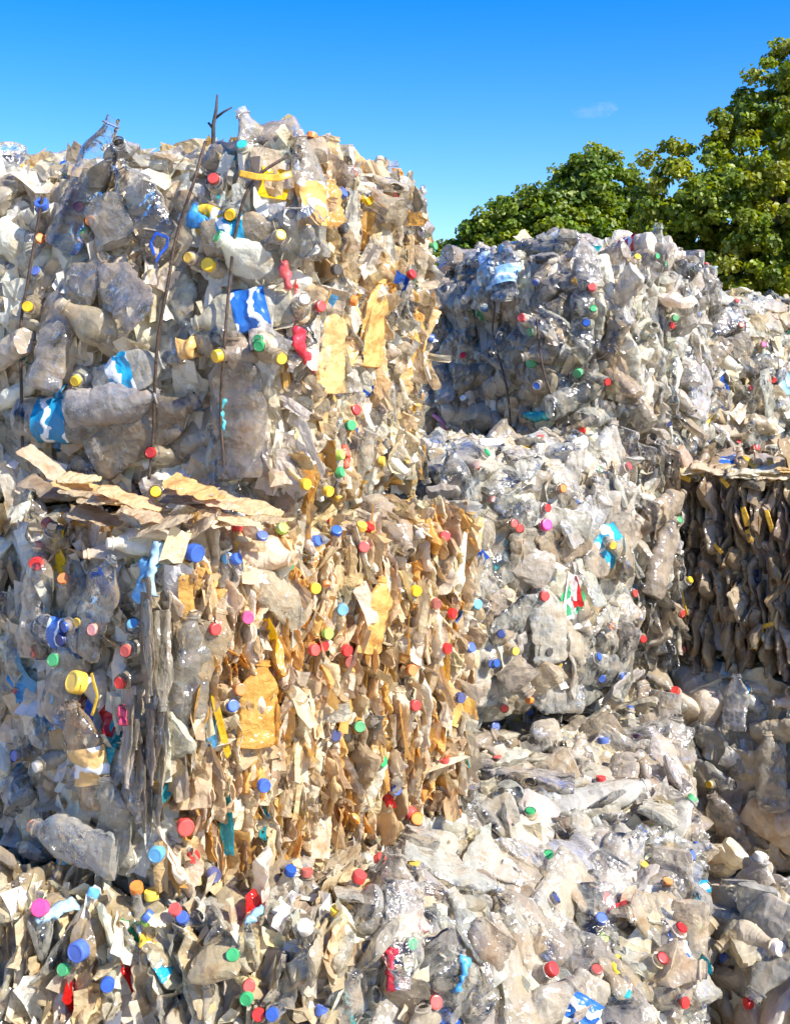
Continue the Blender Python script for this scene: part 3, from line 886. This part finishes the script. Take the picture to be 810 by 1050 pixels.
YEL = (.78, .46, .03)
ribbon(B_, [(257, 183), (268, 189), (282, 190), (294, 186)], .016, (.72, .40, .04), 'plastic_strap', .05)
ribbon(B_, [(165, 268), (162, 255), (170, 244), (182, 246), (180, 256), (170, 268), (166, 275)], .007, (.02, .08, .42), 'bottle_handle', .045)
ribbon(B_, [(290, 268), (291, 280), (294, 296)], .013, (.66, .10, .10), 'film_scrap', .04)
ribbon(B_, [(304, 335), (302, 350), (308, 362), (318, 380)], .028, (.60, .03, .05), 'film_scrap', .035)
ribbon(B_, [(345, 458), (347, 470), (346, 480)], .022, (.72, .14, .08), 'film_scrap', .04)
ribbon(B_, [(236, 408), (231, 420), (237, 436), (236, 448)], .014, (.08, .48, .55), 'film_scrap', .045)
ribbon(B_, [(196, 222), (206, 227), (213, 231)], .04, (.04, .26, .62), 'film_scrap', .03)
ribbon(B_, [(184, 360), (193, 358), (202, 356)], .05, (.76, .46, .16), 'film_scrap', .03)
ribbon(B_, [(64, 395), (67, 430), (62, 462)], .02, (.01, .10, .22), 'film_scrap', .03)
ribbon(BY['A'], [(158, 575), (152, 595), (148, 620)], .035, (.14, .38, .62), 'film_scrap', .035)
ribbon(BY['A'], [(168, 560), (164, 585), (157, 610)], .02, (.35, .55, .68), 'film_scrap', .045)
ribbon(BY['A'], [(110, 690), (116, 712), (110, 730)], .008, YEL, 'bottle_handle', .05)
ribbon(BY['A'], [(130, 720), (133, 732), (134, 742)], .016, (.62, .06, .12), 'film_scrap', .04)
ribbon(BY['A'], [(163, 740), (166, 757)], .026, (.25, .42, .66), 'film_scrap', .04)
ribbon(F_, [(450, 425), (460, 432), (464, 445), (458, 452)], .014, (.70, .22, .40), 'film_scrap', .05)
ribbon(F_, [(497, 265), (506, 280), (508, 300)], .05, (.42, .62, .80), 'film_scrap', .05)
ribbon(F_, [(540, 425), (552, 428), (562, 426)], .03, (.03, .34, .36), 'film_scrap', .045)
ribbon(BY['E'], [(650, 668), (652, 680), (648, 692)], .045, (.78, .56, .05), 'film_scrap', .035)
ribbon(BY['D'], [(398, 972), (396, 990), (404, 1012)], .03, (.55, .03, .06), 'film_scrap', .04)
ribbon(BY['D'], [(472, 982), (470, 998), (464, 1014)], .02, (.06, .30, .62), 'film_scrap', .04)
ribbon(BY['D'], [(632, 988), (628, 1000), (634, 1008)], .016, (.78, .58, .04), 'film_scrap', .04)
ribbon(BY['D'], [(715, 1000), (735, 1005), (752, 1015)], .06, (.78, .66, .30), 'film_scrap', .03)
ribbon(BY['C'], [(40, 948), (62, 938), (80, 930)], .022, (.40, .60, .74), 'film_scrap', .04)
ribbon(BY['C'], [(255, 955), (262, 945), (270, 938)], .016, (.25, .45, .60), 'film_scrap', .04)
G_ = BY['G']
for seg in ([(714, 484), (728, 492)], [(762, 482), (776, 488)], [(788, 484), (798, 494)], [(744, 492), (752, 500)], [(702, 488), (712, 494)], [(765, 520), (770, 538)], [(789, 524), (797, 545)],
            [(737, 556), (745, 566)], [(768, 542), (773, 555)], [(754, 617), (764, 627)], [(784, 640), (798, 636)], [(761, 682), (776, 686)], [(784, 676), (788, 694)], [(772, 668), (775, 685)], [(704, 604), (710, 630)]):
    ribbon(G_, seg, random.uniform(.012, .024), (.66, .38, .03), 'plastic_strap', .055)

# long flattened strips lying along the ledge of the tan bale
A_ = BY['A']
def ledge(p0, p1, Y, wscale, col, f=Vector((.2, -.5, .85)), al=.96):
    a, c = at(*p0, Y), at(*p1, Y - .06)
    kind = random.choice(KINDS['strip'])
    L = (c - a).length
    sc = L / kind.len
    M = Matrix.Translation((a + c) / 2) @ frame(c - a, f) @ Matrix.Diagonal((sc, wscale * .8, wscale * .5, 1))
    put_bottle(A_, kind, M, col, al)
for args in [((24, 458), (78, 502), 3.1, .6, (.72, .62, .46)), ((55, 490), (135, 520), 2.98, .8, (.74, .55, .30)), ((100, 500), (165, 522), 2.9, .7, (.76, .58, .34)), ((125, 520), (170, 535), 2.85, .7, (.72, .60, .42)),
             ((168, 490), (235, 514), 2.86, .8, (.76, .52, .24)), ((205, 508), (290, 526), 2.88, .9, (.70, .56, .36)), ((22, 490), (70, 512), 3.05, .9, (.40, .33, .26)), ((180, 560), (230, 522), 2.84, .8, (.64, .54, .40)),
             ((70, 520), (130, 540), 2.95, .8, (.55, .46, .34)), ((140, 545), (200, 528), 2.82, .8, (.60, .50, .36))]:
    ledge(*args)
for k in range(14):
    x0 = random.uniform(20, 260); y0 = 492 + x0 * .11 + random.uniform(-14, 16); w_ = random.uniform(35, 70)
    ledge((x0, y0), (x0 + w_, y0 + random.uniform(0, 16)), 3.06 - x0 * .0009 - random.uniform(0, .06), random.uniform(.35, .7), random.choice([(.72, .60, .42), (.60, .49, .34), (.78, .66, .46), (.48, .40, .30)]))
# flattened sheets standing on edge down the near corner of the tan bale
for k in range(16):
    x0 = random.uniform(132, 172); y0 = random.uniform(590, 800); h_ = random.uniform(70, 130)
    ledge((x0 + random.uniform(-6, 6), y0), (x0 + random.uniform(-6, 6), y0 + h_), 2.80 + abs(x0 - 158) * .0022 - random.uniform(.01, .035), random.uniform(.5, .8), random.choice([(.46, .40, .31), (.40, .34, .27), (.58, .51, .40), (.66, .60, .50), (.34, .28, .21)]),
          rand_dir_jitter(A_.u, 14), random.choice((.6, .75, .9)))

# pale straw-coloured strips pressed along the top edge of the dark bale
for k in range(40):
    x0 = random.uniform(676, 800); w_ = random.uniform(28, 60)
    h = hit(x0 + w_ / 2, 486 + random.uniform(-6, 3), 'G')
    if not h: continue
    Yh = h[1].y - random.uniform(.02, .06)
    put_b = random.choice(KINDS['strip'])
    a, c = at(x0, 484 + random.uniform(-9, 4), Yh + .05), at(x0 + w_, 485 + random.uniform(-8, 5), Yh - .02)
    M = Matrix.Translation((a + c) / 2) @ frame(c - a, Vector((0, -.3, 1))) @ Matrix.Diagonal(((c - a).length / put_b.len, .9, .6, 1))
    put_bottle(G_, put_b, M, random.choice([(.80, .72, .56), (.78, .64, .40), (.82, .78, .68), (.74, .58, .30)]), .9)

# ------------------------------------------------------------------ twig on the top bale
def twig():
    root_p = at(219, 160, 3.14)
    P = [at(218, 172, 3.15), at(219, 150, 3.14), at(219, 128, 3.14), at(222, 112, 3.13), at(223, 97, 3.13)]
    V, F = tube([p - root_p for p in P], [.006, .0055, .005, .004, .0025], 7)
    o = link('dry_twig', mesh_np('dry_twig', V, F, M_TWIG)); o.location = root_p
    tag(o, 'thin dark bare twig sticking up out of the topmost near bale', 'twig')
    for Q in ([at(220, 122, 3.14), at(229, 115, 3.13), at(238, 110, 3.12)], [at(219, 132, 3.14), at(214, 126, 3.15)]):
        V, F = tube([p - root_p for p in Q], [.004, .003, .002][:len(Q)], 6)
        link('side_shoot', mesh_np('side_shoot', V, F, M_TWIG), o)
twig()

# ------------------------------------------------------------------ trees
def tree(px, Y, trunk_h, blobs, n_leaf, leaf, cols, label, lean=0.0):
    """blobs: crown lobes as (px, py, dY, radius m)"""
    base = at(px, HY, Y); base.z = 0
    root = bpy.data.objects.new('leafy_tree', None); C.objects.link(root); root.location = base
    tag(root, label, 'tree', 'trees behind the bales')
    cs = [(at(bx, by, Y + dy) - base, r) for (bx, by, dy, r) in blobs]
    top = Vector((lean, 0, trunk_h))
    V, F = tube([Vector((0, 0, -.05)), Vector((0.03, 0, .4)), Vector((lean * .4, .05, trunk_h * .5)), top, top + Vector((.1, 0, trunk_h * .35))], [.2, .16, .13, .1, .04], 10)
    link('trunk', mesh_np('trunk', V, F, M_BARK), root)
    for (c, r) in cs:
        st = Vector((lean * .6, .02, min(trunk_h * random.uniform(.55, .95), max(.6, c.z - .3))))
        mid = st.lerp(c, .55) + Vector((random.uniform(-.1, .1), random.uniform(-.1, .1), .12))
        V, F = tube([st, mid, c, c + (c - mid) * .12], [.06, .04, .02, .008], 7)
        link('limb', mesh_np('limb', V, F, M_BARK), root)
    tot = sum(r ** 2 for _, r in cs)
    P, Nn, Cl = [], [], []
    for (c, r) in cs:
        # twig-end clumps set on the lobe with gaps between them
        ncl = max(6, int(n_leaf / 90 * r ** 2 / tot))
        d = rng.normal(size=(ncl, 3)); d /= np.linalg.norm(d, axis=1)[:, None]
        rad = r * (rng.uniform(.3, 1.0, ncl) ** .4)
        rad *= 1 + .35 * np.array([noise.noise(Vector(x) * 1.9 + c) for x in d])
        cen = np.array(c) + d * rad[:, None] * np.array([1, 1, .95])
        for k in range(ncl):
            m = int(rng.integers(60, 120))
            sg = leaf * rng.uniform(1.3, 2.4)
            q = rng.normal(size=(m, 3)); q /= np.linalg.norm(q, axis=1)[:, None]
            q = q * (rng.uniform(0, 1, (m, 1)) ** .5) * sg * np.array([1.25, 1.25, .8])
            nn = q / sg * .8 + rng.normal(size=(m, 3)) * .45 + np.array([0, 0, .45])
            P.append(cen[k] + q)
            Nn.append(nn / np.linalg.norm(nn, axis=1)[:, None])
            col = np.array(cols[rng.integers(len(cols))]) * rng.uniform(.8, 1.2)
            Cl.append(np.clip(col[None] * rng.uniform(.75, 1.25, (m, 1)), 0, 1))
    P = np.concatenate(P); Nn = np.concatenate(Nn); Cl = np.concatenate(Cl)
    n = len(P)
    t = rng.normal(size=(n, 3)); t -= Nn * (t * Nn).sum(1)[:, None]; t /= np.linalg.norm(t, axis=1)[:, None]
    s = np.cross(Nn, t)
    ln = leaf * rng.uniform(.7, 1.25, n)[:, None]; wd = ln * .38
    # pointed leaf folded along the midrib: 6 vertices, 2 quads
    v0 = P - t * ln * .5
    v1 = P + t * ln * .5 - Nn * ln * .12
    mid = P + Nn * 0
    l1 = P - t * ln * .12 + s * wd + Nn * ln * .10; r1 = P - t * ln * .12 - s * wd + Nn * ln * .10
    l2 = P + t * ln * .22 + s * wd * .8 + Nn * ln * .06; r2 = P + t * ln * .22 - s * wd * .8 + Nn * ln * .06
    V = np.stack([v0, l1, l2, v1, r2, r1], 1).reshape(-1, 3)
    b6 = np.arange(n)[:, None] * 6
    F = np.concatenate([b6 + np.array([[0, 1, 2, 3]]), b6 + np.array([[0, 3, 4, 5]])], 0)
    me = bpy.data.meshes.new('crown')
    me.vertices.add(len(V)); me.vertices.foreach_set('co', V.astype(np.float32).ravel())
    me.loops.add(F.size); me.loops.foreach_set('vertex_index', F.astype(np.int32).ravel())
    me.polygons.add(len(F)); me.polygons.foreach_set('loop_start', np.arange(0, F.size, 4, dtype=np.int32))
    me.update(calc_edges=True)
    at_ = me.color_attributes.new('col', 'FLOAT_COLOR', 'POINT')
    cc = np.concatenate([np.repeat(Cl, 6, 0), np.ones((n * 6, 1))], 1)
    at_.data.foreach_set('color', cc.astype(np.float32).ravel())
    me.materials.append(M_LEAF)
    o = link('crown', me, root)
    tag(o, kind='stuff')
    return root

GREENS = [(.13, .19, .016), (.18, .24, .018), (.10, .16, .016), (.25, .28, .02), (.20, .23, .02)]
DEEP = [(.12, .20, .025), (.15, .23, .025), (.10, .17, .022), (.19, .25, .025)]
tree(800, 10.5, 2.6, [(705, 200, 0, .50), (735, 250, -.2, .70), (690, 255, .2, .48), (775, 160, .1, .48), (822, 118, .2, .46), (795, 205, -.3, .75), (840, 260, -.2, .85), (760, 295, -.2, .6), (868, 150, .4, .75), (890, 220, .2, 1.0), (875, 85, .5, .55), (838, 74, .3, .40), (800, 112, .2, .40), (752, 128, .1, .24), (700, 305, 0, .5), (800, 315, .1, .6)],
     115000, .046, GREENS, 'tall bright green leafy tree at the right edge of the sky')
tree(610, 13.5, 2.2, [(610, 200, 0, .50), (640, 215, .2, .42), (585, 215, .1, .42), (625, 245, 0, .5), (590, 250, -.2, .5), (650, 265, 0, .55), (600, 290, 0, .6)],
     42000, .052, DEEP + GREENS[:1], 'middle tree with dark green crown between the two others')
tree(530, 13.0, 2.0, [(545, 225, 0, .38), (520, 240, .1, .36), (500, 245, 0, .28), (560, 250, .1, .42), (470, 262, .1, .24), (530, 265, 0, .42), (490, 275, .1, .36), (455, 275, 0, .2)],
     32000, .050, DEEP + GREENS[:2], 'smallest tree, lowest green crown just right of the top bale')

# ------------------------------------------------------------------ one wisp of cloud, far off
def cloud():
    Y = 900.0
    c = at(612, 113, Y)
    bm = bmesh.new()
    bmesh.ops.create_icosphere(bm, subdivisions=3, radius=1.0)
    for v in bm.verts:
        k = 1 + .35 * noise.noise(v.co * 1.7) + .2 * noise.noise(v.co * 4)
        v.co = Vector((v.co.x * 17 * k, v.co.y * 10 * k, v.co.z * 5.5 * k + v.co.x * 1.2))
    me = bpy.data.meshes.new('cloud'); bm.to_mesh(me); bm.free()
    m = bpy.data.materials.new('cloud_vapour'); m.use_nodes = True
    t = m.node_tree; t.nodes.clear()
    N, L = t.nodes.new, t.links.new
    out = N('ShaderNodeOutputMaterial'); vol = N('ShaderNodeVolumePrincipled')
    tc = N('ShaderNodeTexCoord'); nz = N('ShaderNodeTexNoise'); nz.inputs['Scale'].default_value = .11; nz.inputs['Detail'].default_value = 3
    L(tc.outputs['Object'], nz.inputs['Vector'])
    mr = N('ShaderNodeMapRange'); mr.inputs[1].default_value = .42; mr.inputs[2].default_value = .72; mr.inputs[3].default_value = 0; mr.inputs[4].default_value = .02
    L(nz.outputs['Fac'], mr.inputs[0]); L(mr.outputs[0], vol.inputs['Density'])
    vol.inputs['Color'].default_value = (.95, .95, .95, 1); vol.inputs['Anisotropy'].default_value = .2
    L(vol.outputs[0], out.inputs['Volume'])
    me.materials.append(m)
    o = link('cloud', me); o.location = c
    tag(o, 'small faint wisp of cloud in the blue sky', kind='stuff')
cloud()
